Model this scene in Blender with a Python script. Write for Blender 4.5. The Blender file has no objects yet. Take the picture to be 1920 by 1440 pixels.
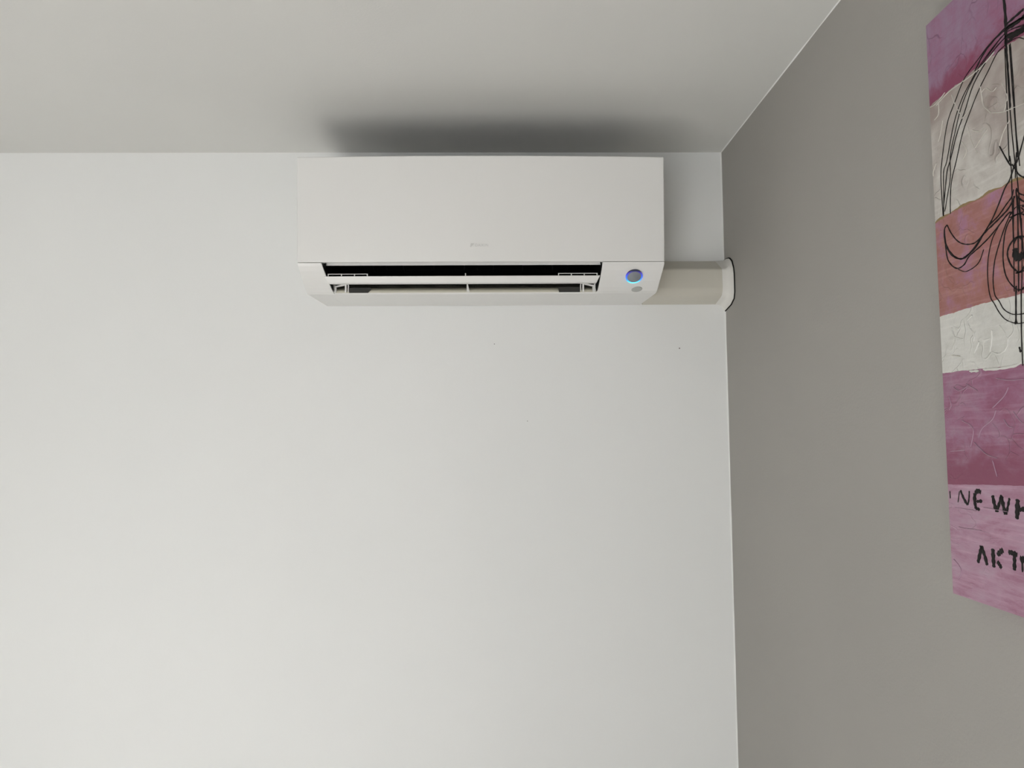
import bpy, bmesh, math, random
from mathutils import Vector, Matrix
random.seed(7)
S = bpy.context.scene
COL = S.collection

# ------------------------------------------------------------------ camera
cam_d = bpy.data.cameras.new('camera')
cam = bpy.data.objects.new('camera', cam_d); COL.objects.link(cam); S.camera = cam
F_PX = 1406.06
cam_d.sensor_fit = 'HORIZONTAL'; cam_d.sensor_width = 36.0; cam_d.lens = 36.0 * F_PX / 1920.0
cam_d.clip_start = 0.02
PITCH, YAW, ROLL = 0.0704668, 0.0179262, -0.0074995
_f = Vector((math.sin(YAW)*math.cos(PITCH), math.cos(YAW)*math.cos(PITCH), math.sin(PITCH)))
_r = Vector((math.cos(YAW), -math.sin(YAW), 0)); _u = _r.cross(_f)
_r2 = math.cos(ROLL)*_r + math.sin(ROLL)*_u; _u2 = -math.sin(ROLL)*_r + math.cos(ROLL)*_u
cam.matrix_world = Matrix.Translation((-0.56353, -1.83207, -0.71031)) @ Matrix((_r2, _u2, -_f)).transposed().to_4x4()

# ------------------------------------------------------------------ colour management, world, daylight
S.view_settings.view_transform = 'Standard'; S.view_settings.look = 'None'
S.view_settings.gamma = 1.0; S.view_settings.use_curve_mapping = False
S.view_settings.exposure = 0.35
S.render.engine = 'CYCLES'
S.cycles.use_denoising = True
S.cycles.max_bounces = 10; S.cycles.diffuse_bounces = 8
W = bpy.data.worlds.new('sky'); S.world = W; W.use_nodes = True
W.node_tree.nodes['Background'].inputs['Color'].default_value = (0.80, 0.88, 1.0, 1)
W.node_tree.nodes['Background'].inputs['Strength'].default_value = 1.0

ROOM_X0, ROOM_Y0, FLOOR_Z = -3.1, -3.9, -2.5
# windows: (wall, a0, a1, z0, z1)   left wall opening and rear wall opening
WIN_L = (-3.6, -2.4, -2.40, -0.75)       # along y on the left wall
WIN_R = (-2.2, -1.0, -2.42, -0.45)       # along x on the rear wall
def daylight(name, loc, rot, sx, sy, power, col=(0.985, 0.988, 0.982)):
    d = bpy.data.lights.new(name, 'AREA'); d.shape = 'RECTANGLE'; d.size = sx; d.size_y = sy
    d.energy = power; d.color = col
    o = bpy.data.objects.new(name, d); COL.objects.link(o); o.location = loc; o.rotation_euler = rot
    return o
daylight('daylight_left_window', (ROOM_X0-0.10, (WIN_L[0]+WIN_L[1])/2, (WIN_L[2]+WIN_L[3])/2),
         (0, math.radians(-90), 0), WIN_L[3]-WIN_L[2], WIN_L[1]-WIN_L[0], 11.0)
daylight('daylight_rear_window', ((WIN_R[0]+WIN_R[1])/2, ROOM_Y0-0.10, (WIN_R[2]+WIN_R[3])/2),
         (math.radians(90), 0, 0), WIN_R[1]-WIN_R[0], WIN_R[3]-WIN_R[2], 24.0)

sun_d = bpy.data.lights.new('sun', 'SUN'); sun_d.energy = 28.0; sun_d.angle = math.radians(0.6); sun_d.color = (1.0, 0.99, 0.96)
sun = bpy.data.objects.new('sun', sun_d); COL.objects.link(sun)
sun.rotation_euler = Vector((0.02, 1.0, -0.74)).to_track_quat('-Z', 'Y').to_euler()

# ------------------------------------------------------------------ helpers
def obj(name, verts, faces, mats, parent=None, smooth=False, mi=None, bevel=0, seg=2):
    me = bpy.data.meshes.new(name); me.from_pydata([tuple(v) for v in verts], [], faces); me.validate()
    for m in (mats if isinstance(mats, (list, tuple)) else [mats]): me.materials.append(m)
    if mi:
        for p, i in zip(me.polygons, mi): p.material_index = i
    bm = bmesh.new(); bm.from_mesh(me); bmesh.ops.recalc_face_normals(bm, faces=bm.faces); bm.to_mesh(me); bm.free()
    o = bpy.data.objects.new(name, me); COL.objects.link(o); o.parent = parent
    if smooth:
        for p in me.polygons: p.use_smooth = True
    if bevel:
        b = o.modifiers.new('bevel', 'BEVEL'); b.width = bevel; b.segments = seg; b.limit_method = 'ANGLE'; b.angle_limit = math.radians(35)
        for p in me.polygons: p.use_smooth = True
        w = o.modifiers.new('wn', 'WEIGHTED_NORMAL'); w.keep_sharp = True
    return o
class MB:
    def __init__(s): s.v = []; s.f = []; s.m = []
    def add(s, verts, faces, mi=0):
        n = len(s.v); s.v += [tuple(v) for v in verts]; s.f += [tuple(i+n for i in f) for f in faces]; s.m += [mi]*len(faces)
    def box(s, a, b, mi=0):
        x0, y0, z0 = a; x1, y1, z1 = b
        s.add([(x0,y0,z0),(x1,y0,z0),(x1,y1,z0),(x0,y1,z0),(x0,y0,z1),(x1,y0,z1),(x1,y1,z1),(x0,y1,z1)],
              [(0,3,2,1),(4,5,6,7),(0,1,5,4),(1,2,6,5),(2,3,7,6),(3,0,4,7)], mi)
    def prism_x(s, prof, x0, x1, mi=0, caps=True, closed=True):
        """prof = [(y,z)...]; x0/x1 numbers or functions of (y,z)"""
        fx0 = x0 if callable(x0) else (lambda y, z: x0); fx1 = x1 if callable(x1) else (lambda y, z: x1)
        n = len(prof)
        v = [(fx0(y, z), y, z) for y, z in prof] + [(fx1(y, z), y, z) for y, z in prof]
        f = [(i, (i+1) % n, n+(i+1) % n, n+i) for i in range(n if closed else n-1)]
        if caps and closed: f += [tuple(range(n-1, -1, -1)), tuple(range(n, 2*n))]
        s.add(v, f, mi)
    def build(s, name, mats, parent=None, **k): return obj(name, s.v, s.f, mats, parent, mi=s.m, **k)
def empty(name, loc, label, cat, group=None):
    o = bpy.data.objects.new(name, None); COL.objects.link(o); o.location = loc
    o['label'] = label; o['category'] = cat
    if group: o['group'] = group
    return o
def reparent(parent):
    """children are modelled in room coordinates: shift their meshes so they sit under the Empty"""
    off = parent.location
    def rec(o, depth):
        for c in o.children:
            if c.type == 'MESH': c.data.transform(Matrix.Translation(-off))
            rec(c, depth+1)
    bpy.context.view_layer.update(); rec(parent, 0)
def structure(o): o['kind'] = 'structure'; return o

def principled(name, col, rough=0.5, spec=0.5, emit=None):
    m = bpy.data.materials.new(name); m.use_nodes = True
    nt = m.node_tree; b = nt.nodes['Principled BSDF']
    b.inputs['Base Color'].default_value = (*col, 1); b.inputs['Roughness'].default_value = rough
    b.inputs['Specular IOR Level'].default_value = spec
    return m, nt, b
def noise_bump(nt, b, scale, strength, dist=0.001, detail=3, coord='Object'):
    tc = nt.nodes.new('ShaderNodeTexCoord'); n = nt.nodes.new('ShaderNodeTexNoise')
    n.inputs['Scale'].default_value = scale; n.inputs['Detail'].default_value = detail
    bp = nt.nodes.new('ShaderNodeBump'); bp.inputs['Strength'].default_value = strength; bp.inputs['Distance'].default_value = dist
    nt.links.new(tc.outputs[coord], n.inputs['Vector']); nt.links.new(n.outputs['Fac'], bp.inputs['Height'])
    nt.links.new(bp.outputs['Normal'], b.inputs['Normal'])
    return tc, n, bp
def mottle(nt, b, tc, c0, c1, scale, detail=4, lo=0.35, hi=0.65):
    n = nt.nodes.new('ShaderNodeTexNoise'); n.inputs['Scale'].default_value = scale; n.inputs['Detail'].default_value = detail
    r = nt.nodes.new('ShaderNodeValToRGB'); r.color_ramp.elements[0].position = lo; r.color_ramp.elements[1].position = hi
    r.color_ramp.elements[0].color = (*c0, 1); r.color_ramp.elements[1].color = (*c1, 1)
    nt.links.new(tc.outputs['Object'], n.inputs['Vector']); nt.links.new(n.outputs['Fac'], r.inputs['Fac'])
    nt.links.new(r.outputs['Color'], b.inputs['Base Color'])
    return r
def srgb(h):
    c = [int(h[i:i+2], 16)/255 for i in (0, 2, 4)]
    return tuple(x/12.92 if x <= 0.04045 else ((x+0.055)/1.055)**2.4 for x in c)

# ------------------------------------------------------------------ wall materials
def paint(name, col, spread=0.015, bump=0.25, rough=0.62):
    m, nt, b = principled(name, col, rough, 0.35)
    tc, n, bp = noise_bump(nt, b, 220, bump, 0.0006, 4)
    c0 = tuple(c*(1-spread) for c in col); c1 = tuple(c*(1+spread) for c in col)
    r = mottle(nt, b, tc, c0, c1, 2.3, 5)
    return m, nt, b, tc, r
M_WALL, ntw, bw, tcw, rw = paint('white_wall_paint', (0.80, 0.805, 0.795), 0.008, 0.18, 0.5)
# two tiny filled drill marks on the wall below the unit
prev = rw.outputs['Color']
for (px, pz, rad) in ((-0.1167, -0.4952, 0.0016), (-0.5732, -0.4821, 0.0011), (-0.4936, -0.672, 0.0010)):
    d = ntw.nodes.new('ShaderNodeVectorMath'); d.operation = 'DISTANCE'; d.inputs[1].default_value = (px, 0, pz)
    lt = ntw.nodes.new('ShaderNodeMath'); lt.operation = 'LESS_THAN'; lt.inputs[1].default_value = rad
    mx = ntw.nodes.new('ShaderNodeMix'); mx.data_type = 'RGBA'; mx.inputs['B'].default_value = (0.16, 0.15, 0.14, 1)
    ntw.links.new(tcw.outputs['Object'], d.inputs[0]); ntw.links.new(d.outputs['Value'], lt.inputs[0])
    ntw.links.new(lt.outputs[0], mx.inputs['Factor']); ntw.links.new(prev, mx.inputs['A']); prev = mx.outputs['Result']
ntw.links.new(prev, bw.inputs['Base Color'])
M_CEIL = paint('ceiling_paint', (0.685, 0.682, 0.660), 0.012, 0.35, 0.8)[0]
M_GREY = paint('grey_wall_paint', (0.372, 0.356, 0.331), 0.02, 0.5, 0.6)[0]
M_FLOOR, ntf, bf = principled('floor_laminate', (0.40, 0.37, 0.33), 0.45)
tcf, nf, bpf = noise_bump(ntf, bf, 30, 0.1)
mottle(ntf, bf, tcf, (0.52, 0.51, 0.49), (0.58, 0.57, 0.55), 6)
M_TRIM = paint('white_caulk', (0.80, 0.80, 0.785), 0.01, 0.3, 0.5)[0]

# ------------------------------------------------------------------ room shell
T = 0.15
b = MB(); b.box((ROOM_X0-T, 0, FLOOR_Z-T), (T, T, T)); structure(b.build('wall_back', M_WALL))
b = MB(); b.box((0, ROOM_Y0-T, FLOOR_Z-T), (T, 0, T)); structure(b.build('wall_right', M_GREY))
b = MB(); b.box((ROOM_X0-T, ROOM_Y0-T, 0), (0, 0, T)); structure(b.build('ceiling', M_CEIL))
b = MB(); b.box((ROOM_X0-T, ROOM_Y0-T, FLOOR_Z-T), (0, 0, FLOOR_Z)); structure(b.build('floor', M_FLOOR))
b = MB(); y0, y1, z0, z1 = WIN_L
b.box((ROOM_X0-T, ROOM_Y0, FLOOR_Z), (ROOM_X0, y0, 0)); b.box((ROOM_X0-T, y1, FLOOR_Z), (ROOM_X0, 0, 0))
b.box((ROOM_X0-T, y0, FLOOR_Z), (ROOM_X0, y1, z0)); b.box((ROOM_X0-T, y0, z1), (ROOM_X0, y1, 0))
structure(b.build('wall_left', M_GREY))
b = MB(); x0, x1, z0, z1 = WIN_R
b.box((ROOM_X0-T, ROOM_Y0-T, FLOOR_Z), (x0, ROOM_Y0, 0)); b.box((x1, ROOM_Y0-T, FLOOR_Z), (0, ROOM_Y0, 0))
b.box((x0, ROOM_Y0-T, FLOOR_Z), (x1, ROOM_Y0, z0)); b.box((x0, ROOM_Y0-T, z1), (x1, ROOM_Y0, 0))
structure(b.build('wall_rear', M_GREY))
M_FRAME = principled('window_frame_white', (0.8, 0.8, 0.8), 0.35)[0]
b = MB(); y0, y1, z0, z1 = WIN_L; fw = 0.05; xa, xb = ROOM_X0-0.08, ROOM_X0-0.03
b.box((xa, y0, z0), (xb, y0+fw, z1)); b.box((xa, y1-fw, z0), (xb, y1, z1))
b.box((xa, y0+fw, z0), (xb, y1-fw, z0+fw)); b.box((xa, y0+fw, z1-fw), (xb, y1-fw, z1))
ym = (y0+y1)/2; b.box((xa, ym-.035, z0+fw), (xb, ym+.035, z1-fw)); structure(b.build('window_1', M_FRAME))
b = MB(); x0, x1, z0, z1 = WIN_R; ya, yb = ROOM_Y0-0.08, ROOM_Y0-0.03
b.box((x0, ya, z0), (x0+fw, yb, z1)); b.box((x1-fw, ya, z0), (x1, yb, z1))
b.box((x0+fw, ya, z0), (x1-fw, yb, z0+fw)); b.box((x0+fw, ya, z1-fw), (x1-fw, yb, z1))
xm = (x0+x1)/2; b.box((xm-.035, ya, z0+fw), (xm+.035, yb, z1-fw)); structure(b.build('window_2', M_FRAME))

# wavering white caulk beads in the corner and under the ceiling edge
def bead(name, pts, du, dv, r0):
    vs, fs = [], []; n = len(pts)
    for i, p in enumerate(pts):
        r = r0*(1+0.35*math.sin(i*0.9)*math.sin(i*0.37+1))
        p = Vector(p); du_, dv_ = Vector(du), Vector(dv)
        vs += [p, p+du_*r, p+du_*r*0.45+dv_*r*0.45, p+dv_*r]
    for i in range(n-1):
        a, c = 4*i, 4*i+4
        fs += [(a+k, a+(k+1) % 4, c+(k+1) % 4, c+k) for k in range(4)]
    return structure(obj(name, vs, fs, M_TRIM))
bead('trim_1', [(0, 0, -z*0.025) for z in range(0, 100)], (-1, 0, 0), (0, -1, 0), 0.0026)
bead('trim_2', [(0, -y*0.03, 0) for y in range(0, 170)], (-1, 0, 0), (0, 0, -1), 0.0016)

# ------------------------------------------------------------------ air conditioner
M_AC = principled('white_plastic', (0.765, 0.76, 0.742), 0.38, 0.5)[0]
M_PANEL = principled('satin_white_panel', (0.765, 0.76, 0.742), 0.34, 0.5)[0]
M_CREAM = principled('cream_plastic', (0.55, 0.53, 0.44), 0.45)[0]
M_DARK = principled('black_plastic_and_shade', (0.006, 0.006, 0.006), 0.6, 0.15)[0]
M_VANE = principled('dark_grey_plastic', (0.009, 0.009, 0.009), 0.6, 0.15)[0]
M_PAD = principled('grey_pad', (0.034, 0.033, 0.030), 0.5, 0.3)[0]
M_LOGO = principled('logo_grey', (0.59, 0.585, 0.57), 0.4)[0]
M_LENS = principled('grey_lens', (0.25, 0.265, 0.285), 0.3)[0]
M_SENS = principled('sensor_lens', (0.42, 0.43, 0.41), 0.2)[0]

XA, XB = -0.9870, -0.2083
AC = empty('air_conditioner', ((XA+XB)/2, 0, -0.394),
           'white wall-mounted split air conditioner with open louvre and glowing blue ring', 'air conditioner')
# lower face of the casing: from the panel's foot back to the flat underside
FACE = [(-.2640, -.3405), (-.2600, -.3470), (-.2520, -.3565), (-.2420, -.3660), (-.2300, -.3755), (-.2150, -.3850), (-.2020, -.3910), (-.1900, -.3940)]
UNDER = [(-.1500, -.3925), (-.0300, -.3880), (-.0015, -.3870)]
outer = FACE + UNDER + [(-.0015, -.1260), (-.0400, -.1180), (-.2500, -.1180), (-.2560, -.1220), (-.2560, -.3400)]
def lerp(a, b, t): return a+(b-a)*t
def slot_l(y, z): return lerp(-.9362, -.9235, max(0, min(1, (-.3405-z)/.0535)))
def slot_r(y, z): return lerp(-.3405, -.3446, max(0, min(1, (-.3405-z)/.0535)))
duct = [(-.1850, -.3942), (-.1885, -.3933), (-.1908, -.3912), (-.1915, -.3885), (-.1905, -.3860), (-.1875, -.3838), (-.178, -.3805), (-.165, -.3760), (-.145, -.366), (-.118, -.348), (-.100, -.328), (-.088, -.295), (-.090, -.250), (-.115, -.215),
        (-.150, -.205), (-.185, -.225), (-.215, -.262), (-.238, -.300), (-.2560, -.3330)]
b = MB()
def end_left(y, z):    # silhouette of the end cheek pulls in a little on the curved part
    return XA + 0.004*max(0, min(1, (-.345-z)/.03))
def end_right(y, z):
    return XB - 0.004*max(0, min(1, (-.345-z)/.03))
is_face = lambda y, z: any(abs(y-a)+abs(z-c) < 1e-6 for a, c in FACE)
b.prism_x(outer, end_left, lambda y, z: slot_l(y, z) if is_face(y, z) else -.9362)
b.prism_x(outer, lambda y, z: slot_r(y, z) if is_face(y, z) else -.3405, end_right)
mid = [(-.1850, -.3942)] + UNDER + outer[len(FACE)+len(UNDER):] + [(-.2530, -.3360)] + duct[::-1][1:]
mid = mid[:-1]
# casing between the cheeks: underside, back, top and the duct's outer skin
b.prism_x(mid, -.9362, -.3405, caps=False)
casing = b.build('casing', M_AC, AC)
bv = casing.modifiers.new('bevel', 'BEVEL'); bv.width = .0012; bv.segments = 2; bv.limit_method = 'ANGLE'; bv.angle_limit = math.radians(40)
# dark lining of the air outlet with its two end walls; black on the rear scroll stands for shade
def inward(p, d, c=(-.150, -.300)):
    L_ = math.hypot(c[0]-p[0], c[1]-p[1]); return (p[0]+(c[0]-p[0])/L_*d, p[1]+(c[1]-p[1])/L_*d)
ins = [inward(p, .0012) for p in duct[7:]]
b = MB(); b.prism_x(ins, lambda y, z: slot_l(y, z)+.0008, lambda y, z: slot_r(y, z)-.0008, caps=False, closed=False)
endp = FACE[1:-1] + duct[2:]
for fx, s_ in ((slot_l, 1), (slot_r, -1)):
    b.add([(fx(y, z)+.0008*s_ if i < 6 else (-.9260 if s_ > 0 else -.3458), *((y, z+.0010) if i < 6 else inward((y, z), .0008))) for i, (y, z) in enumerate(endp)], [tuple(range(len(endp)))])
b.build('air_outlet', M_DARK, AC)
# cream lower guide curving up and back from the lip
b = MB(); low = duct[2:9]; gp = [inward(p, .0012 if k else .0004) if k > 3 else (p[0]-.0008, p[1]) for k, p in enumerate(low)] + [inward(p, .0001) for p in low[::-1]]
b.prism_x(gp, lambda y, z: slot_l(y, z)+.0012, lambda y, z: slot_r(y, z)-.0012)
gd = b.build('air_guide', M_CREAM, AC, smooth=True); gd.modifiers.new('es', 'EDGE_SPLIT').split_angle = math.radians(50)
b = MB(); b.prism_x([(-.2490, -.3370), (-.2490, -.3424), (-.2475, -.3430), (-.2455, -.3424), (-.2455, -.3370)], lambda y, z: slot_l(y, z)+.0035, lambda y, z: slot_r(y, z)-.0020)
b.build('slot_rail', M_AC, AC)
# cross-flow fan
b = MB(); cy, cz, rr = -.138, -.285, .044
for k in range(30):
    a = k*math.tau/30; a2 = a+.16
    p = [(cy+rr*math.cos(a), cz+rr*math.sin(a)), (cy+(rr-.012)*math.cos(a2), cz+(rr-.012)*math.sin(a2)),
         (cy+(rr-.012)*math.cos(a2+.03), cz+(rr-.012)*math.sin(a2+.03)), (cy+rr*math.cos(a+.02), cz+rr*math.sin(a+.02))]
    b.prism_x(p, -.920, -.350)
for i in range(12):
    x = -.920+i*.0515; n = 24
    b.prism_x([(cy+rr*math.cos(j*math.tau/n), cz+rr*math.sin(j*math.tau/n)) for j in range(n)], x, x+.002)
b.build('fan', M_DARK, AC)
# vertical steering vanes
for i in range(1, 8):
    x = -.902+i*.0655
    if abs(x+.6352) < .02: x = -.6385
    prof = [(-.238, -.318), (-.222, -.336), (-.190, -.345), (-.170, -.330), (-.176, -.300), (-.215, -.285)]
    b = MB(); b.prism_x(prof, x, x+.0016); b.build('vane', M_VANE, AC)
# horizontal flap, opened level, with two clip rails on it
b = MB()
fp = [(-.2440, -.3660), (-.2436, -.3652), (-.2425, -.3648), (-.2000, -.3680), (-.1850, -.3698), (-.1845, -.3708), (-.1860, -.3714), (-.2260, -.3786), (-.2320, -.3790), (-.2350, -.3784), (-.2370, -.3772)]
fl = lambda y, z: -.9352+.0085*max(0, min(1, (-.3690-z)/.0095)); fr = lambda y, z: -.3440-.0065*max(0, min(1, (-.3690-z)/.0095))
b.prism_x(fp, fl, fr)
flap = b.build('flap', M_AC, AC, bevel=.0005)
for xs in ((-.9270, -.8988, -.8708, -.8434), (-.4329, -.4052, -.3775, -.3498)):
    b = MB(); w = .0010
    b.box((xs[0]-w, -.2400, -.3602), (xs[-1]+w, -.2380, -.3590))
    for x in xs: b.box((x-w, -.2400, -.3655), (x+w, -.2380, -.3602))
    b.build('flap_clip', M_AC, flap)
# central support, and the hinge brackets at each end of the slot
b = MB(); yb, yt = -.3905, -.3700
b.add([(-.6325, -.1975, yb), (-.6262, -.1945, yb), (-.6300, -.1850, yb), (-.6325, -.1850, yb),
       (-.6325, -.2000, yt), (-.6303, -.1990, yt), (-.6303, -.1850, yt), (-.6325, -.1850, yt)],
      [(3, 2, 1, 0), (4, 5, 6, 7), (0, 1, 5, 4), (1, 2, 6, 5), (2, 3, 7, 6), (3, 0, 4, 7)])
b.build('support', M_AC, AC)
b = MB(); b.prism_x([(-.2400, -.3655), (-.2340, -.3660), (-.2380, -.3580)], -.6345, -.6320); b.build('flap_pin', M_AC, flap)
def bracket(x0, s):
    b = MB(); X = lambda a: x0 + s*a
    def bx(a0, a1, z0, z1, y0=-.1960, y1=-.1900):
        b.box((min(X(a0), X(a1)), y0, z0), (max(X(a0), X(a1)), y1, z1))
    bx(0, .0030, -.3905, -.3685); bx(.0030, .0065, -.3905, -.3790)
    bx(.0255, .0290, -.3905, -.3690, -.1965, -.1895)
    # sloping arm and rounded ear
    yA, yB = -.1950, -.1905
    for P_ in ([(.0020, -.3795), (.0260, -.3745), (.0260, -.3715), (.0020, -.3765)],
               [(.0285, -.3700), (.0320, -.3712), (.0338, -.3750), (.0336, -.3895), (.0318, -.3895), (.0318, -.3755), (.0305, -.3730), (.0285, -.3722)]):
        n = len(P_); v = [(X(a), yA, z) for a, z in P_] + [(X(a), yB, z) for a, z in P_]
        f = [(i, (i+1) % n, n+(i+1) % n, n+i) for i in range(n)] + [tuple(range(n)), tuple(range(2*n-1, n-1, -1))]
        b.add(v, f)
    return b.build('hinge_bracket', M_AC, AC)
bracket(-.9256, 1); bracket(-.3478, -1)
# dark grey pads lying on the guide beside the brackets
for x0, x1, sl in ((-.8912, -.8440, .005), (-.3822, -.4299, -.001)):
    b = MB(); e = x1-sl
    fr_ = [(x0, -.1935, -.3915), (x1-sl*1.2, -.1935, -.3915), (x1, -.1935, -.3850), (x1, -.1935, -.3800), (x0, -.1935, -.3800)]
    b.add(fr_ + [(x, y+.0012, z) for x, y, z in fr_], [(0, 1, 2, 3, 4), (9, 8, 7, 6, 5)] + [(k, (k+1) % 5, 5+(k+1) % 5, 5+k) for k in range(5)])
    o = b.build('pad', M_PAD, AC); o['label'] = 'dark grey pad beside the hinge bracket'

# dark intake grille across the top
b = MB(); b.box((XA+.03, -.235, -.1185), (XB-.03, -.045, -.1172))
for i in range(18): y = -.230+i*.0105; b.box((XA+.03, y, -.1172), (XB-.03, y+.003, -.1135))
b.build('intake_grille', M_VANE, AC)
# front panel: gently bowed in plan, a touch deeper at the top
NX, NZ = 24, 10
vs, fs = [], []
zt, zb = -.1169, -.3395
def front(i, j):
    u = i/NX; v = j/NZ
    x = lerp(XA, XB, u); z = lerp(zb, zt, v)
    bow = (1-(2*u-1)**2) * lerp(.0015, .009, v)
    y = -(lerp(.2655, .2780, v) + bow - .0008*(2*v-1)**2)
    return (x, y, z)
for j in range(NZ+1):
    for i in range(NX+1): vs.append(front(i, j))
nb = len(vs)
for j in range(NZ+1):
    for i in range(NX+1):
        x, y, z = front(i, j); vs.append((x, -.2570, z))
row = NX+1
for j in range(NZ):
    for i in range(NX):
        a = j*row+i; fs.append((a, a+1, a+1+row, a+row)); fs.append((nb+a, nb+a+row, nb+a+row+1, nb+a+1))
for i in range(NX):
    fs.append((i, nb+i, nb+i+1, i+1)); a = NZ*row+i; fs.append((a, a+1, nb+a+1, nb+a))
for j in range(NZ):
    a = j*row; fs.append((a, a+row, nb+a+row, nb+a)); a = j*row+NX; fs.append((a, nb+a, nb+a+row, a+row))
panel = obj('front_panel', vs, fs, M_PANEL, AC, bevel=.0022, seg=3)
# maker's name printed in pale grey, with its slanted triangle mark
def text_mesh(s, size, origin, xdir, zdir, mat, name, parent, ext=.00015):
    c = bpy.data.curves.new(name, 'FONT'); c.body = s; c.size = size; c.extrude = ext; c.resolution_u = 3; c.space_character = 1.05
    o = bpy.data.objects.new(name, c); COL.objects.link(o)
    dg = bpy.context.evaluated_depsgraph_get(); me = bpy.data.meshes.new_from_object(o.evaluated_get(dg))
    bpy.data.objects.remove(o)
    xd, zd = Vector(xdir), Vector(zdir); nd = xd.cross(zd)
    me.transform(Matrix.Translation(origin) @ Matrix((xd, zd, nd)).transposed().to_4x4())
    me.materials.clear(); me.materials.append(mat)
    o = bpy.data.objects.new(name, me); COL.objects.link(o); o.parent = parent
    return o
ly = -.2760
logo = text_mesh('DAIKIN', .0082, (-.6115, ly-.0002, -.3096), (1, 0, 0), (0, 0, 1), M_LOGO, 'logo', panel)
me = logo.data; bm = bmesh.new(); bm.from_mesh(me)
tri = [bm.verts.new((x, ly-.0003, z)) for x, z in ((-.6212, -.3115), (-.6204, -.3030), (-.6125, -.3030))]
bm.faces.new(tri); bm.to_mesh(me); bm.free()
# glowing ring button on the right cheek
def disc_frame(y, z, ny, nz):
    n = Vector((0, ny, nz)).normalized(); e1 = Vector((1, 0, 0)); e2 = n.cross(e1); 
    if e2.z < 0: e2 = -e2
    return Vector((0, y, z)), n, e1, e2
def lathe(name, cx, frame, prof, mat, parent, n=48, smooth=True, sx=1, sy=1, rot=0):
    o, nn, e1, e2 = frame; o = o+Vector((cx, 0, 0)); vs, fs = [], []
    for r, h in prof:
        for k in range(n):
            a = k*math.tau/n; p, q = r*sx*math.cos(a), r*sy*math.sin(a)
            p, q = p*math.cos(rot)-q*math.sin(rot), p*math.sin(rot)+q*math.cos(rot)
            vs.append(o+e1*p+e2*q+nn*h)
    for j in range(len(prof)-1):
        for k in range(n): fs.append((j*n+k, j*n+(k+1) % n, (j+1)*n+(k+1) % n, (j+1)*n+k))
    if prof[-1][0] > 0: fs.append(tuple((len(prof)-1)*n+k for k in range(n)))
    return obj(name, vs, fs, mat, parent, smooth=smooth)
BF = disc_frame(-.2420, -.3678, -.60, -.80)
M_RING, ntr, br = principled('blue_led_ring', (0.02, 0.03, 0.05), 0.3)
tcr = ntr.nodes.new('ShaderNodeTexCoord'); sep = ntr.nodes.new('ShaderNodeSeparateXYZ'); mr = ntr.nodes.new('ShaderNodeMapRange')
ramp = ntr.nodes.new('ShaderNodeValToRGB'); el = ramp.color_ramp.elements
el[0].position = 0.0; el[0].color = (0.16, 0.85, 1.0, 1); el[1].position = 1.0; el[1].color = (0.0, 0.0, 0.0, 1)
for p_, c_ in ((.12, (0.05, 0.55, 0.95)), (.25, (0.03, 0.22, 0.80)), (.50, (0.03, 0.07, 0.55)), (.70, (0.04, 0.02, 0.25)), (.84, (0.003, 0.003, 0.012))):
    e = el.new(p_); e.color = (*c_, 1)
ntr.links.new(tcr.outputs['Generated'], sep.inputs[0]); ntr.links.new(sep.outputs['Z'], mr.inputs['Value'])
ntr.links.new(mr.outputs['Result'], ramp.inputs['Fac']); ntr.links.new(ramp.outputs['Color'], br.inputs['Emission Color'])
br.inputs['Emission Strength'].default_value = 1.3
button = lathe('indicator_button', -.2702, BF, [(.0150, -.004), (.0150, .0014), (.0142, .0020), (.0, .0024)], M_LENS, AC)
button['label'] = 'round grey indicator button'
ring = lathe('light_ring', -.2702, BF, [(.0151, -.003), (.0151, .0017), (.0158, .0021), (.0172, .0021), (.0182, .0012), (.0182, -.003)], M_RING, button)
ring['label'] = 'glowing blue ring around the button'
# small oval sensor below it, a shallow dish with a darker wedge
SF = disc_frame(-.2080, -.3886, -.40, -.915)
sens = lathe('sensor_window', -.2585, SF, [(.0118, -.002), (.0118, .0006), (.0112, .0009), (.0080, .0012), (0, .0014)], M_SENS, AC, sx=1, sy=.78, rot=.25)
reparent(AC)

# ------------------------------------------------------------------ pipe cover from the unit to the grey wall
M_DUCT = principled('cream_duct_plastic', (0.60, 0.575, 0.505), 0.42)[0]
M_ELB = principled('offwhite_elbow_plastic', (0.74, 0.725, 0.685), 0.40)[0]
M_GAP = principled('gap_shadow_black', (0.012, 0.011, 0.010), 0.9, 0.1)[0]
PC = empty('pipe_cover', (-.11, 0, -.386), 'cream plastic pipe cover running from the air conditioner to the grey wall', 'pipe cover')
sec = [(-.0005, -.2775), (-.0200, -.2860), (-.0550, -.3070), (-.0560, -.3088), (-.0600, -.3098), (-.0632, -.3150), (-.0640, -.3560), (-.0625, -.3650), (-.0560, -.3735), (-.0450, -.3775), (-.0005, -.3865)]
b = MB(); b.prism_x(sec, XB+.0006, -.0200); b.build('duct', M_DUCT, PC, bevel=.0006)
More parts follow.
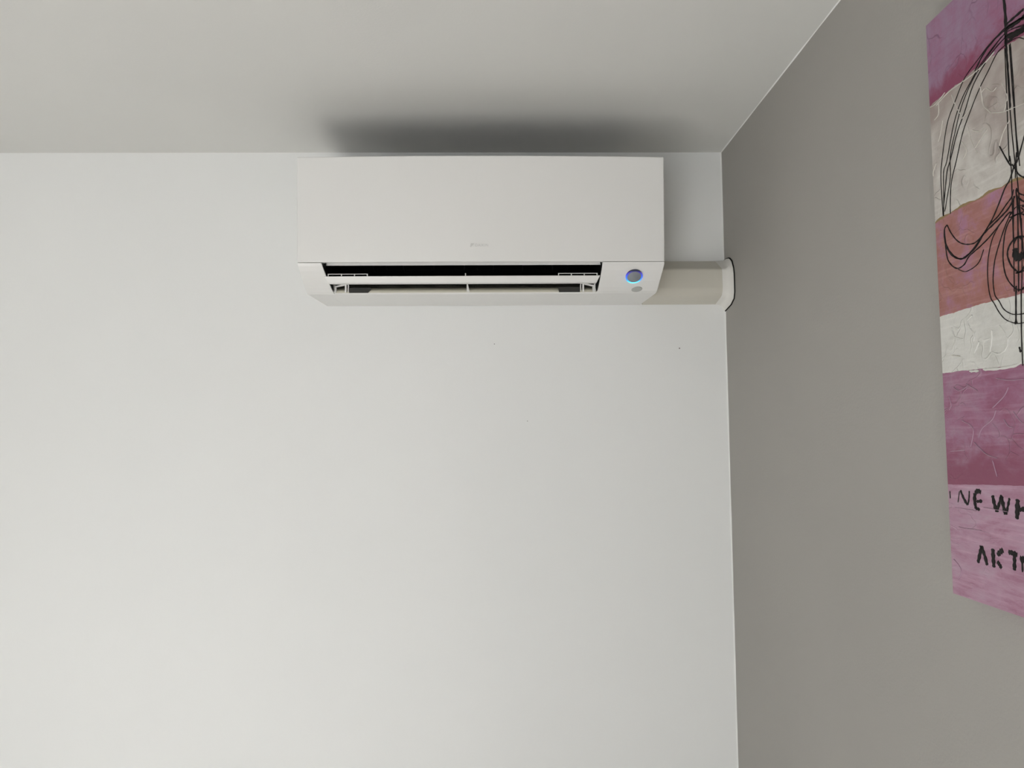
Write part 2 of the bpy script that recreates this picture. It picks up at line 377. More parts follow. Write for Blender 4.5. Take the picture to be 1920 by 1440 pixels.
# the closing piece flares from the duct's section to the wall collar
def loft(name, secs, mat, parent, bevel=0):
    vs, fs = [], []; n = len(secs[0][1])
    for x, pr in secs: vs += [(x, y, z) for y, z in pr]
    for j in range(len(secs)-1): fs += [(j*n+k, j*n+(k+1) % n, (j+1)*n+(k+1) % n, (j+1)*n+k) for k in range(n)]
    fs += [tuple(range(n-1, -1, -1)), tuple((len(secs)-1)*n+k for k in range(n))]
    return obj(name, vs, fs, mat, parent, bevel=bevel)
def grow(s, dy, zt_, zb_):   # scale the section about the wall
    out = []
    for y, z in s:
        t = (z+.3865)/(.109); out.append((y*dy if y < -.001 else y, lerp(zb_, zt_, t)))
    return out
collar = [(-.0005, -.2770), (-.0250, -.2775), (-.0400, -.2800), (-.0480, -.2825), (-.0640, -.2930), (-.0755, -.3120), (-.0785, -.3260), (-.0785, -.3700), (-.0720, -.3850), (-.0500, -.3950), (-.0005, -.4030)]
secs = [(-.0250, grow(sec, 1.015, -.2770, -.3875)), (-.0160, grow(sec, 1.03, -.2768, -.3880))]
for x, t in ((-.0110, .20), (-.0070, .52), (-.0045, .82), (-.0035, .95), (-.0018, 1.0)):
    base = grow(sec, 1.03, -.2768, -.3880)
    secs.append((x, [(lerp(a[0], c[0], t), lerp(a[1], c[1], t)) for a, c in zip(base, collar)]))
loft('end_collar', secs, M_ELB, PC, bevel=.0010)
gap_prof = [(y*1.025-(.0008 if y < -.001 else 0), lerp(-.4045, -.2755, (z+.4030)/.126)) for y, z in collar]  # black strip drawn in for the shadow line between collar and wall
b = MB(); b.prism_x(gap_prof, -.0019, -.0002); g = b.build('shadow_gap_strip', M_GAP, PC); g['label'] = 'thin black strip standing for the shadow gap at the grey wall'
reparent(PC)

# ------------------------------------------------------------------ painting on the grey wall
PY, PZT, PZB, PX = -.9348, -.2002, -.8995, -.025
PW, PH = .70, PZT-PZB
PA = empty('canvas_painting', (0, PY, PZB), 'unframed abstract canvas in pink and white bands with black line drawing, on the grey wall', 'painting')
BOUNDS = [
     [(-0.0015, 0.5959), (0.0301, 0.5967), (0.0691, 0.5969), (0.0894, 0.5985), (0.1234, 0.5974), (0.1377, 0.5972), (0.168, 0.5951)] ,
     [(-0.0029, 0.4463), (0.0204, 0.4498), (0.0531, 0.4512), (0.0854, 0.4506), (0.1117, 0.4513), (0.133, 0.4513), (0.1563, 0.4491)] ,
     [(-0.0006, 0.3314), (0.0393, 0.3321), (0.0641, 0.333), (0.1023, 0.333), (0.147, 0.3317)] ,
     [(-0.0016, 0.2621), (0.0379, 0.262), (0.0778, 0.2609), (0.128, 0.2592), (0.1413, 0.2602)] ,
     [(0.0005, 0.1283), (0.0721, 0.1325), (0.1314, 0.1351)] ,
]
DRAWING = [
     (0.00475, [(0.1413, 0.6527), (0.1426, 0.6323), (0.1418, 0.6108), (0.1412, 0.5966)]) ,
     (0.0038, [(0.1418, 0.6047), (0.1416, 0.5891), (0.142, 0.5743), (0.1422, 0.5441), (0.1424, 0.5296)]) ,
     (0.00237, [(0.1418, 0.5866), (0.1422, 0.5621), (0.1429, 0.5401)]) ,
     (0.00152, [(0.1394, 0.5963), (0.1385, 0.5519), (0.1374, 0.5162), (0.1367, 0.4756), (0.1379, 0.4795), (0.1391, 0.4623), (0.1379, 0.4366), (0.1369, 0.4097), (0.1359, 0.3805)]) ,
     (0.00152, [(0.1417, 0.5383), (0.1431, 0.5018), (0.145, 0.4725), (0.1455, 0.4683), (0.1443, 0.4534)]) ,
     (0.00143, [(0.1481, 0.5965), (0.1492, 0.5467), (0.1492, 0.5051), (0.151, 0.4749), (0.1518, 0.4636)]) ,
     (0.00228, [(0.1634, 0.4968), (0.149, 0.471), (0.1447, 0.4686), (0.1359, 0.4551), (0.1276, 0.4484), (0.1177, 0.4359), (0.1058, 0.4225), (0.0898, 0.4097), (0.0733, 0.3976), (0.0567, 0.3928), (0.0463, 0.392), (0.0318, 0.3988), (0.0208, 0.4124), (0.0175, 0.4268), (0.0193, 0.4358), (0.024, 0.4386)]) ,
     (0.00133, [(0.1411, 0.6173), (0.1155, 0.6129), (0.0979, 0.607), (0.0712, 0.5972), (0.0506, 0.5777), (0.0337, 0.558), (0.0204, 0.5195), (0.0165, 0.4997), (0.0166, 0.4722), (0.0172, 0.4514)]) ,
     (0.00133, [(0.1424, 0.6117), (0.1205, 0.6064), (0.0971, 0.5972), (0.0805, 0.5873), (0.0631, 0.5746), (0.0464, 0.5526), (0.0303, 0.5158), (0.0226, 0.5044), (0.0205, 0.4778), (0.0183, 0.4511)]) ,
     (0.00171, [(0.142, 0.6071), (0.1239, 0.6034), (0.1046, 0.5946), (0.084, 0.5805), (0.0681, 0.5591), (0.0518, 0.5396), (0.0367, 0.5134), (0.0292, 0.502), (0.0227, 0.477), (0.0176, 0.4568)]) ,
     (0.00143, [(0.1414, 0.5989), (0.127, 0.5968), (0.1114, 0.5849), (0.0952, 0.5725), (0.0779, 0.5547), (0.062, 0.5354), (0.0483, 0.509), (0.0368, 0.4872), (0.033, 0.4669), (0.0316, 0.4498)]) ,
     (0.00114, [(0.1353, 0.6108), (0.1127, 0.6018), (0.0846, 0.588), (0.0625, 0.5669), (0.0477, 0.5413), (0.0371, 0.5186), (0.0351, 0.4932), (0.0266, 0.4703), (0.0209, 0.4558)]) ,
     (0.00285, [(0.1427, 0.6152), (0.1248, 0.6141), (0.1057, 0.608), (0.0892, 0.596)]) ,
     (0.00475, [(0.1427, 0.6152), (0.1562, 0.6136), (0.1694, 0.6131), (0.1775, 0.6142)]) ,
     (0.0038, [(0.143, 0.6199), (0.1568, 0.6205), (0.17, 0.621)]) ,
     (0.0057, [(0.1403, 0.608), (0.1521, 0.6039), (0.1685, 0.6019), (0.1764, 0.6009)]) ,
     (0.0038, [(0.1415, 0.6001), (0.1535, 0.6007), (0.1682, 0.5985)]) ,
     (0.0019, [(0.024, 0.4386), (0.0318, 0.4256), (0.0437, 0.4131), (0.0578, 0.4061), (0.0738, 0.4039), (0.0878, 0.4089), (0.0998, 0.4168), (0.1149, 0.4222), (0.1279, 0.4303), (0.1369, 0.4357), (0.1409, 0.4427)]) ,
     (0.00266, [(0.0181, 0.4348), (0.02, 0.4166), (0.0299, 0.402), (0.0442, 0.3925), (0.0587, 0.3923), (0.0775, 0.4016), (0.0898, 0.4097), (0.1052, 0.4152), (0.1201, 0.4206), (0.1328, 0.4264), (0.142, 0.4353)]) ,
     (0.00209, [(0.0188, 0.4156), (0.0228, 0.3957), (0.037, 0.383), (0.0519, 0.3835), (0.0627, 0.3913), (0.081, 0.3969), (0.0987, 0.4035), (0.1158, 0.4122), (0.127, 0.4186), (0.1341, 0.4212)]) ,
     (0.00133, [(0.0411, 0.3808), (0.0533, 0.3754), (0.0675, 0.3761), (0.0798, 0.3808), (0.0884, 0.3925)]) ,
     (0.00152, [(0.1139, 0.4103), (0.104, 0.4008), (0.0962, 0.3843), (0.0929, 0.3666), (0.0933, 0.348), (0.0961, 0.3363), (0.1011, 0.3296), (0.1084, 0.3186), (0.1182, 0.3092), (0.1331, 0.303), (0.1446, 0.302)]) ,
     (0.00171, [(0.1357, 0.4207), (0.1243, 0.4074), (0.1142, 0.392), (0.1057, 0.3759), (0.1016, 0.3585), (0.1015, 0.3463), (0.1035, 0.3374), (0.1093, 0.3305), (0.1157, 0.321), (0.1256, 0.3146), (0.1339, 0.3123), (0.1454, 0.3111)]) ,
     (0.0019, [(0.1536, 0.4152), (0.137, 0.4144), (0.1258, 0.4045), (0.1199, 0.3845), (0.1193, 0.3667), (0.1234, 0.3526), (0.1328, 0.3412), (0.1409, 0.337), (0.1474, 0.3366)]) ,
     (0.00171, [(0.1542, 0.422), (0.1427, 0.4233), (0.1338, 0.4177)]) ,
     (0.00285, [(0.1497, 0.3862), (0.1443, 0.3912), (0.1368, 0.3908), (0.1286, 0.3847), (0.1261, 0.3758), (0.1312, 0.3639), (0.1391, 0.3565), (0.1423, 0.355), (0.1489, 0.3552)]) ,
     (0.00855, [(0.1377, 0.3812), (0.1379, 0.3729), (0.1443, 0.3704), (0.1494, 0.3724)]) ,
     (0.00228, [(0.1442, 0.4416), (0.1448, 0.4179), (0.1434, 0.3902), (0.1399, 0.3351)]) ,
     (0.00171, [(0.1404, 0.4358), (0.1374, 0.4036), (0.1354, 0.3688), (0.1334, 0.3364)]) ,
     (0.00143, [(0.1499, 0.4094), (0.1473, 0.366), (0.1443, 0.3343)]) ,
     (0.00304, [(0.1366, 0.3419), (0.1354, 0.3316), (0.1339, 0.312), (0.1332, 0.3034)]) ,
     (0.00475, [(0.133, 0.3052), (0.1334, 0.3022)]) ,
     (0.0019, [(0.1437, 0.3358), (0.1406, 0.2925), (0.1398, 0.2581)]) ,
     (0.0038, [(0.1362, 0.278), (0.1377, 0.2721)]) ,
]
TEXT_UPPER = [
     [(0.00102, [(0.0224, 0.1217), (0.0187, 0.1086)]), (0.00306, [(0.0243, 0.123), (0.0302, 0.1135), (0.0364, 0.1074)]), (0.00187, [(0.0409, 0.1236), (0.0398, 0.1153), (0.0371, 0.1074)]), (0.00127, [(0.0037, 0.121), (0.0039, 0.1119)])] ,
     [(0.00425, [(0.0508, 0.1216), (0.0498, 0.1129), (0.0515, 0.1044)]), (0.00425, [(0.0515, 0.1221), (0.0565, 0.1247), (0.0618, 0.1233)]), (0.00272, [(0.053, 0.1125), (0.0633, 0.114)]), (0.00289, [(0.0507, 0.1048), (0.0583, 0.104)])] ,
     [(0.00425, [(0.0813, 0.1216), (0.0835, 0.1126), (0.087, 0.1044)]), (0.0034, [(0.087, 0.1044), (0.0924, 0.1155), (0.0961, 0.1229)]), (0.00425, [(0.096, 0.1219), (0.0982, 0.1109), (0.1011, 0.103)]), (0.00272, [(0.1017, 0.1031), (0.1051, 0.1115), (0.1085, 0.1209)])] ,
     [(0.0051, [(0.1209, 0.1207), (0.1197, 0.1099), (0.1182, 0.1)]), (0.0034, [(0.1219, 0.1101), (0.1313, 0.1115)]), (0.00425, [(0.1368, 0.1193), (0.1345, 0.0986)])] ,
]
TEXT_LOWER = [
     [(0.00425, [(0.0577, 0.0636), (0.0543, 0.0544), (0.0501, 0.0441)]), (0.00425, [(0.0577, 0.0636), (0.0626, 0.0536), (0.0661, 0.0438)])] ,
     [(0.00467, [(0.077, 0.0636), (0.0771, 0.0527), (0.0773, 0.0434)]), (0.00425, [(0.094, 0.0648), (0.0888, 0.0615), (0.0845, 0.0578)]), (0.00382, [(0.0836, 0.0507), (0.087, 0.0476), (0.09, 0.0446)])] ,
     [(0.00425, [(0.1025, 0.0636), (0.1095, 0.0637), (0.116, 0.0627)]), (0.00425, [(0.1113, 0.0626), (0.1109, 0.0541), (0.11, 0.046)])] ,
     [(0.0051, [(0.1198, 0.0595), (0.1265, 0.0596), (0.1314, 0.0594)]), (0.00212, [(0.1228, 0.058), (0.1224, 0.0463)])] ,
]
RIDGE_W = [
     (0.0016, [(0.045, 0.5895), (0.0521, 0.5732), (0.0628, 0.5542)]) ,
     (0.0016, [(0.0961, 0.5816), (0.0985, 0.5644), (0.1011, 0.5509), (0.1127, 0.5372)]) ,
     (0.0018, [(0.1127, 0.5372), (0.1313, 0.5301), (0.1446, 0.5277), (0.1636, 0.5248)]) ,
     (0.0013, [(0.0987, 0.5668), (0.1062, 0.5681), (0.1163, 0.5596), (0.1235, 0.561)]) ,
     (0.002, [(0.0788, 0.5322), (0.0916, 0.5251), (0.1027, 0.5246)]) ,
     (0.0018, [(0.0716, 0.539), (0.0761, 0.522), (0.0861, 0.5031)]) ,
     (0.0013, [(0.001, 0.5936), (0.0147, 0.5929), (0.0328, 0.5979)]) ,
     (0.0012, [(0.0586, 0.5522), (0.0668, 0.5537), (0.079, 0.5584)]) ,
     (0.0012, [(0.0086, 0.5739), (0.018, 0.5779), (0.019, 0.5909)]) ,
     (0.0013, [(0.1216, 0.4941), (0.1295, 0.5074), (0.1404, 0.5168)]) ,
     (0.0012, [(0.0259, 0.5664), (0.0204, 0.5527), (0.0152, 0.544)]) ,
     (0.0014, [(0.0605, 0.5258), (0.0675, 0.5129), (0.0609, 0.5053)]) ,
     (0.0012, [(0.1322, 0.5616), (0.1391, 0.543), (0.133, 0.5294)]) ,
     (0.0012, [(0.0828, 0.5094), (0.0947, 0.5169), (0.1061, 0.5219)]) ,
     (0.0014, [(-0.0062, 0.506), (0.0012, 0.5115), (0.0087, 0.5196)]) ,
     (0.002, [(0.0145, 0.5903), (0.0412, 0.5952), (0.078, 0.5942), (0.101, 0.5952), (0.1231, 0.6007)]) ,
     (0.003, [(0.0569, 0.3096), (0.0526, 0.3182), (0.0622, 0.3232)]) ,
     (0.003, [(0.0576, 0.3082), (0.0637, 0.3008), (0.0622, 0.2931)]) ,
     (0.0034, [(0.0611, 0.2789), (0.0683, 0.2872), (0.0719, 0.2919)]) ,
     (0.003, [(0.0896, 0.2783), (0.0932, 0.2892), (0.0942, 0.3016)]) ,
     (0.0026, [(0.0923, 0.278), (0.1033, 0.2742), (0.1145, 0.2779), (0.1188, 0.2859), (0.1142, 0.2963), (0.1075, 0.3047)]) ,
     (0.0024, [(0.0226, 0.3146), (0.0284, 0.3029), (0.0433, 0.2982)]) ,
     (0.002, [(0.02, 0.2821), (0.0374, 0.2789)]) ,
     (0.0032, [(0.0529, 0.2601), (0.0692, 0.2592)]) ,
     (0.0032, [(0.0772, 0.2598), (0.1039, 0.2586), (0.129, 0.2594), (0.1396, 0.2638)]) ,
]
RIDGE_P = [
     (0.0015, [(0.0455, 0.2462), (0.0654, 0.2371)]) ,
     (0.0014, [(0.0214, 0.2439), (0.032, 0.2391), (0.0495, 0.2433)]) ,
     (0.0013, [(0.0336, 0.2044), (0.0539, 0.1948), (0.0481, 0.174)]) ,
     (0.0013, [(0.0632, 0.1845), (0.07, 0.1946), (0.0883, 0.2044), (0.0947, 0.2142)]) ,
     (0.0015, [(0.0547, 0.1793), (0.0737, 0.1668), (0.0924, 0.1623)]) ,
     (0.0015, [(0.1217, 0.212), (0.1297, 0.2034), (0.1364, 0.1986)]) ,
     (0.0015, [(0.1068, 0.204), (0.1134, 0.1966), (0.1204, 0.1953)]) ,
     (0.0014, [(0.0085, 0.1681), (0.0372, 0.17)]) ,
     (0.0013, [(0.0893, 0.2168), (0.1087, 0.2283), (0.1167, 0.2375)]) ,
     (0.0012, [(0.0115, 0.2335), (0.0151, 0.2224), (0.0102, 0.2172)]) ,
     (0.0015, [(0.0975, 0.2487), (0.1173, 0.2448), (0.14, 0.2442)]) ,
     (0.0013, [(0.005, 0.0409), (0.0155, 0.0347), (0.0193, 0.0275), (0.012, 0.0182)]) ,
     (0.0013, [(0.0121, 0.1021), (0.0526, 0.102)]) ,
     (0.0013, [(0.065, 0.107), (0.1062, 0.1061)]) ,
     (0.0012, [(0.017, 0.08), (0.0384, 0.0799), (0.0589, 0.0811)]) ,
     (0.0012, [(0.0847, 0.1596), (0.0909, 0.1425)]) ,
]
# centre (0.1429, 0.3734) (0.1245, 0.633) (0.0545, 0.7003)

CU = .1429                              # axis of the drawn figure
def oil(name, c0, c1, c2, scale=(7, 7), fade=None, tint=None, streak=.45, sk_col=(.6, .55, .55), sk_amt=.5, bump=.5):
    m, nt, b = principled(name, c0, 0.55, 0.35)
    tc = nt.nodes.new('ShaderNodeTexCoord'); mp = nt.nodes.new('ShaderNodeMapping'); mp.inputs['Scale'].default_value = (1, scale[0]/7, scale[1]/7)
    nt.links.new(tc.outputs['Object'], mp.inputs['Vector'])
    n1 = nt.nodes.new('ShaderNodeTexNoise'); n1.inputs['Scale'].default_value = 24; n1.inputs['Detail'].default_value = 8; n1.inputs['Roughness'].default_value = .68
    n1.inputs['Distortion'].default_value = .25
    r = nt.nodes.new('ShaderNodeValToRGB'); e = r.color_ramp.elements
    e[0].position = .32; e[0].color = (*c0, 1); e[1].position = .70; e[1].color = (*c2, 1); k = e.new(.5); k.color = (*c1, 1)
    nt.links.new(mp.outputs[0], n1.inputs['Vector']); nt.links.new(n1.outputs['Fac'], r.inputs['Fac'])
    # palette-knife ridges
    v = nt.nodes.new('ShaderNodeTexVoronoi'); v.feature = 'DISTANCE_TO_EDGE'; v.inputs['Scale'].default_value = 17
    wn = nt.nodes.new('ShaderNodeTexNoise'); wn.inputs['Scale'].default_value = 9; wn.inputs['Detail'].default_value = 3
    add = nt.nodes.new('ShaderNodeMix'); add.data_type = 'RGBA'; add.blend_type = 'LINEAR_LIGHT'; add.inputs['Factor'].default_value = .16
    nt.links.new(mp.outputs[0], add.inputs['A']); nt.links.new(mp.outputs[0], wn.inputs['Vector']); nt.links.new(wn.outputs['Color'], add.inputs['B'])
    nt.links.new(add.outputs['Result'], v.inputs['Vector'])
    vr = nt.nodes.new('ShaderNodeMapRange'); vr.inputs['From Min'].default_value = 0; vr.inputs['From Max'].default_value = .035
    vr.inputs['To Min'].default_value = 1; vr.inputs['To Max'].default_value = 0
    nt.links.new(v.outputs['Distance'], vr.inputs['Value'])
    n3 = nt.nodes.new('ShaderNodeTexNoise'); n3.inputs['Scale'].default_value = 22
    gate = nt.nodes.new('ShaderNodeMath'); gate.operation = 'MULTIPLY'; g2 = nt.nodes.new('ShaderNodeMapRange')
    g2.inputs['From Min'].default_value = .48; g2.inputs['From Max'].default_value = .62; nt.links.new(n3.outputs['Fac'], g2.inputs['Value'])
    nt.links.new(tc.outputs['Object'], n3.inputs['Vector'])
    nt.links.new(vr.outputs[0], gate.inputs[0]); nt.links.new(g2.outputs[0], gate.inputs[1])
    g3 = nt.nodes.new('ShaderNodeMath'); g3.operation = 'MULTIPLY'; g3.inputs[1].default_value = sk_amt; nt.links.new(gate.outputs[0], g3.inputs[0])
    mx = nt.nodes.new('ShaderNodeMix'); mx.data_type = 'RGBA'; mx.inputs['B'].default_value = (*sk_col, 1)
    nt.links.new(g3.outputs[0], mx.inputs['Factor']); nt.links.new(r.outputs['Color'], mx.inputs['A'])
    outc = mx.outputs['Result']
    # dragged dry-brush streaks running across the canvas
    mp2 = nt.nodes.new('ShaderNodeMapping'); mp2.inputs['Scale'].default_value = (1, 14, 230); nt.links.new(tc.outputs['Object'], mp2.inputs['Vector'])
    n5 = nt.nodes.new('ShaderNodeTexNoise'); n5.inputs['Scale'].default_value = 1.0; n5.inputs['Detail'].default_value = 5; nt.links.new(mp2.outputs[0], n5.inputs['Vector'])
    r5 = nt.nodes.new('ShaderNodeMapRange'); r5.inputs['From Min'].default_value = .50; r5.inputs['From Max'].default_value = .72
    r5.inputs['To Min'].default_value = 0; r5.inputs['To Max'].default_value = streak; nt.links.new(n5.outputs['Fac'], r5.inputs['Value'])
    m5 = nt.nodes.new('ShaderNodeMix'); m5.data_type = 'RGBA'; m5.inputs['B'].default_value = (*sk_col, 1)
    nt.links.new(r5.outputs[0], m5.inputs['Factor']); nt.links.new(outc, m5.inputs['A']); outc = m5.outputs['Result']
    if tint:                                     # thinner white towards the top of this band, the taupe ground shows
        st = nt.nodes.new('ShaderNodeSeparateXYZ'); nt.links.new(tc.outputs['Object'], st.inputs[0])
        ta = nt.nodes.new('ShaderNodeMath'); ta.operation = 'MULTIPLY_ADD'; ta.inputs[1].default_value = .30
        nt.links.new(n3.outputs['Fac'], ta.inputs[0]); nt.links.new(st.outputs['Z'], ta.inputs[2])
        tr = nt.nodes.new('ShaderNodeMapRange'); tr.inputs['From Min'].default_value = tint[1]+.15; tr.inputs['From Max'].default_value = tint[2]+.15
        tr.inputs['To Min'].default_value = 0; tr.inputs['To Max'].default_value = .85; nt.links.new(ta.outputs[0], tr.inputs['Value'])
        tm = nt.nodes.new('ShaderNodeMix'); tm.data_type = 'RGBA'; tm.inputs['B'].default_value = (*tint[0], 1)
        nt.links.new(tr.outputs[0], tm.inputs['Factor']); nt.links.new(outc, tm.inputs['A']); outc = tm.outputs['Result']
    if fade:                                     # a second pigment worked in, wet in wet: (colour, height where it is full, height where it is gone)
        sp = nt.nodes.new('ShaderNodeSeparateXYZ'); nt.links.new(tc.outputs['Object'], sp.inputs[0])
        ma = nt.nodes.new('ShaderNodeMath'); ma.operation = 'MULTIPLY_ADD'; ma.inputs[1].default_value = .09
        nt.links.new(n1.outputs['Fac'], ma.inputs[0]); nt.links.new(sp.outputs['Z'], ma.inputs[2])
        fr = nt.nodes.new('ShaderNodeMapRange'); fr.inputs['From Min'].default_value = fade[1]+.045; fr.inputs['From Max'].default_value = fade[2]+.045
        fr.inputs['To Min'].default_value = .9; fr.inputs['To Max'].default_value = 0; nt.links.new(ma.outputs[0], fr.inputs['Value'])
        fm = nt.nodes.new('ShaderNodeMix'); fm.data_type = 'RGBA'; fm.inputs['B'].default_value = (*fade[0], 1)
        nt.links.new(fr.outputs[0], fm.inputs['Factor']); nt.links.new(outc, fm.inputs['A']); outc = fm.outputs['Result']
    nt.links.new(outc, b.inputs['Base Color'])
    # relief: ridges + brush grain + weave
    n4 = nt.nodes.new('ShaderNodeTexNoise'); n4.inputs['Scale'].default_value = 90; n4.inputs['Detail'].default_value = 4
    nt.links.new(mp.outputs[0], n4.inputs['Vector'])
    s1 = nt.nodes.new('ShaderNodeMath'); s1.operation = 'MULTIPLY_ADD'; s1.inputs[1].default_value = .5
    nt.links.new(n4.outputs['Fac'], s1.inputs[0]); nt.links.new(gate.outputs[0], s1.inputs[2])
    s2 = nt.nodes.new('ShaderNodeMath'); s2.operation = 'ADD'; nt.links.new(s1.outputs[0], s2.inputs[0]); nt.links.new(n1.outputs['Fac'], s2.inputs[1])
    bp = nt.nodes.new('ShaderNodeBump'); bp.inputs['Strength'].default_value = bump; bp.inputs['Distance'].default_value = .0016
    nt.links.new(s2.outputs[0], bp.inputs['Height']); nt.links.new(bp.outputs['Normal'], b.inputs['Normal'])
    return m
K = 1.0
BAND = [  # bottom to top
 oil('mauve_pink_paint', srgb('9a6a80'), srgb('ab869a'), srgb('b198a8'), (5, 16), sk_col=srgb('c8a8bb'), sk_amt=.35),
 oil('deep_magenta_paint', srgb('8c506a'), srgb('976680'), srgb('9f8094'), (6, 9), fade=(srgb('854a60'), .150, .190), sk_col=srgb('b896a8'), sk_amt=.4, bump=.6),
 oil('white_paint', srgb('c2c1bb'), srgb('cfcec9'), srgb('d4d3ce'), (7, 7), sk_col=srgb('e0dfda'), sk_amt=.5, bump=.55),
 oil('dusty_rose_paint', srgb('935f52'), srgb('a06f6c'), srgb('a4789a'), (7, 7), sk_col=srgb('c0948c'), sk_amt=.25),
 oil('white_over_taupe_paint', srgb('b4aea8'), srgb('c4c0ba'), srgb('d2cfc9'), (7, 6), tint=(srgb('94857f'), .47, .585), sk_col=srgb('dad8d2'), sk_amt=.6, bump=.9),
 oil('orchid_paint', srgb('94607c'), srgb('96748e'), srgb('9a869c'), (6, 6), streak=.15, fade=(srgb('85405a'), .598, .626), sk_col=srgb('7a4a6c'), sk_amt=.5),
 principled('ochre_edge_paint', srgb('8c7650'), .6)[0],
 oil('dark_rose_paint', srgb('843c58'), srgb('8c4868'), srgb('8e5676'), (7, 7), sk_amt=.1, sk_col=srgb('a86a86')),
 oil('plum_shade_paint', srgb('803c56'), srgb('8c4864'), srgb('925272'), (7, 10), sk_amt=.15, sk_col=srgb('a87090')),
]
US = [i*.0035 for i in range(int(PW/.0035)+1)]
def edge_fn(pts, amp, seed):
    rnd = random.Random(seed); ph = [rnd.random()*6 for _ in range(4)]
    def f(u):
        if u <= pts[0][0]: z = pts[0][1]
        elif u >= pts[-1][0]: z = pts[-1][1] + .004*math.sin((u-pts[-1][0])*9)
        else:
            for (a, za), (c, zc) in zip(pts, pts[1:]):
                if a <= u <= c: z = lerp(za, zc, (u-a)/max(c-a, 1e-6)); break
        return z + amp*(math.sin(u*190+ph[0])+.7*math.sin(u*410+ph[1])+.5*math.sin(u*830+ph[2]))*.5
    return f
E1, E2, E3, E4, E5 = [edge_fn(B, a, i) for i, (B, a) in enumerate(zip(BOUNDS, (.0011, .0007, .0006, .0005, .0003)))]
shift = lambda f, d: (lambda u: f(u)+d(u) if callable(d) else f(u)+d)
flat = lambda z: (lambda u: z)
dark_top = edge_fn([(0, .612), (.05, .622), (.09, .612), (.13, .618), (.2, .612)], .0025, 21)
plum = edge_fn([(0, .158), (.05, .168), (.10, .160), (.17, .190)], .003, 22)
levels = [(flat(0), E5, 0), (E5, E4, 1), (E4, E3, 2), (E3, E2, 3),
          (E2, shift(E2, lambda u: .0022+.0012*math.sin(u*140)), 6), (shift(E2, lambda u: .0022+.0012*math.sin(u*140)), E1, 4), (E1, flat(PH), 5)]
b = canvas_mb = MB(); NS = 4
for lo, hi, mi in levels:
    n = len(US); vs, fs = [], []
    for k in range(NS+1):
        for u in US: vs.append((PX, PY-u, PZB+lerp(lo(u), hi(u), k/NS)))
    for k in range(NS):
        for i in range(n-1): a = k*n+i; fs.append((a, a+1, a+n+1, a+n))
    b.add(vs, fs, mi)
    for u in (US[0], US[-1]):                     # painted sides
        b.add([(PX, PY-u, PZB+lo(u)), (PX, PY-u, PZB+hi(u)), (-.001, PY-u, PZB+hi(u)), (-.001, PY-u, PZB+lo(u))], [(0, 1, 2, 3)], mi)
pr = US[-1]
b.add([(PX, PY, PZT), (PX, PY-pr, PZT), (-.001, PY-pr, PZT), (-.001, PY, PZT)], [(0, 1, 2, 3)], 5)
b.add([(PX, PY, PZB), (PX, PY-pr, PZB), (-.001, PY-pr, PZB), (-.001, PY, PZB)], [(0, 1, 2, 3)], 0)
b.add([(-.001, PY, PZB), (-.001, PY-pr, PZB), (-.001, PY-pr, PZT), (-.001, PY, PZT)], [(0, 1, 2, 3)], 2)
def smooth(pts, sub=6):
    if len(pts) < 3: 
        return [tuple(lerp(a, c, k/sub) for a, c in zip(pts[0], pts[-1])) for k in range(sub+1)]
    out = []; P_ = [pts[0]]+list(pts)+[pts[-1]]
    for i in range(1, len(P_)-2):
        p0, p1, p2, p3 = P_[i-1:i+3]
        for k in range(sub):
            t = k/sub
            out.append(tuple(.5*(2*b_+(c_-a_)*t+(2*a_-5*b_+4*c_-d_)*t*t+(3*b_-a_-3*c_+d_)*t**3) for a_, b_, c_, d_ in zip(p0, p1, p2, p3)))
    out.append(tuple(pts[-1])); return out
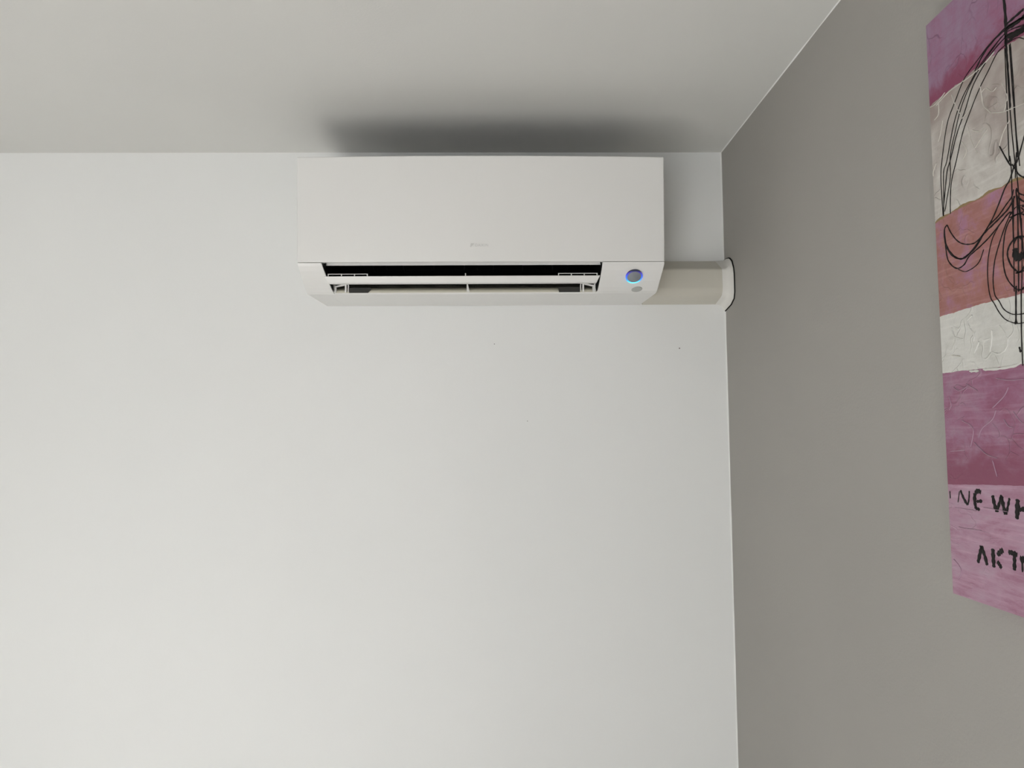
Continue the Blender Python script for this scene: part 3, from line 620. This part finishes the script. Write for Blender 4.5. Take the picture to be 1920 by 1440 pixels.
def stroke(mb, w, pts, rnd, taper=True, ridge=.0007, lift=0.0, mi=0):
    pts = [p for p in smooth(pts) ]
    n = len(pts); vs, fs = [], []
    for i, (u, z) in enumerate(pts):
        a = pts[max(0, i-1)]; c = pts[min(n-1, i+1)]
        tx, tz = c[0]-a[0], c[1]-a[1]; L = math.hypot(tx, tz) or 1; nx, nz = -tz/L, tx/L
        hw = w*.5*(1+.22*math.sin(i*1.7+rnd.random())+.1*rnd.uniform(-1, 1))
        if taper and (i == 0 or i == n-1): hw *= .45
        for s_, h in ((-1, .0), (-.55, ridge), (.55, ridge), (1, .0)):
            vs.append((PX-.0001-h-lift, PY-(u+nx*hw*s_), PZB+z+nz*hw*s_))
    for i in range(n-1):
        for k in range(3): a = i*4+k; fs.append((a, a+1, a+5, a+4))
    fs += [(0, 1, 2, 3), (4*n-4, 4*n-3, 4*n-2, 4*n-1)]
    mb.add(vs, fs, mi)
# thick palette-knife ridges standing on the canvas
BAND += [principled('white_ridge_paint', srgb('c6c2ba'), .5, .35)[0], principled('pink_ridge_paint', srgb('a98a9c'), .5, .35)[0], principled('white_knife_paint', srgb('d0cfca'), .5, .35)[0]]
rnd = random.Random(5)
for mi, LL in ((9, RIDGE_W), (10, RIDGE_P)):
    for w, pts in LL:
        stroke(canvas_mb, w*(.6 if w < .0021 else .9), [(max(u, .0015), z) for u, z in pts], rnd, ridge=.0009, mi=11 if (mi == 9 and w > .0021) else mi)
me_o = canvas_mb.build('canvas', BAND, PA)
bm = bmesh.new(); bm.from_mesh(me_o.data); bmesh.ops.remove_doubles(bm, verts=bm.verts, dist=1e-5); bmesh.ops.recalc_face_normals(bm, faces=bm.faces); bm.to_mesh(me_o.data); bm.free()

M_INK = principled('black_paint', (0.010, 0.008, 0.008), 0.6, .25)[0]
rnd = random.Random(3)
b = MB()
for w, pts in DRAWING:
    w *= .95 if w > .004 else (.60 if w < .0018 else .72)
    pts = [(max(u, .001), z) for u, z in pts if z < PH-.0005]
    if len(pts) < 2: continue
    stroke(b, w, pts, rnd)
    if sum(u for u, z in pts)/len(pts) < CU-.004:                     # the figure is symmetrical about its axis
        stroke(b, w, [(2*CU-u, z) for u, z in pts], rnd)
b.build('ink_drawing', M_INK, PA)

for T_ in (TEXT_UPPER, TEXT_LOWER):
    for G in T_:
        b = MB()
        for w, pts in G: stroke(b, w*1.3, pts, rnd, taper=True, ridge=.0005)
        b.build('letter', M_INK, PA)
reparent(PA)
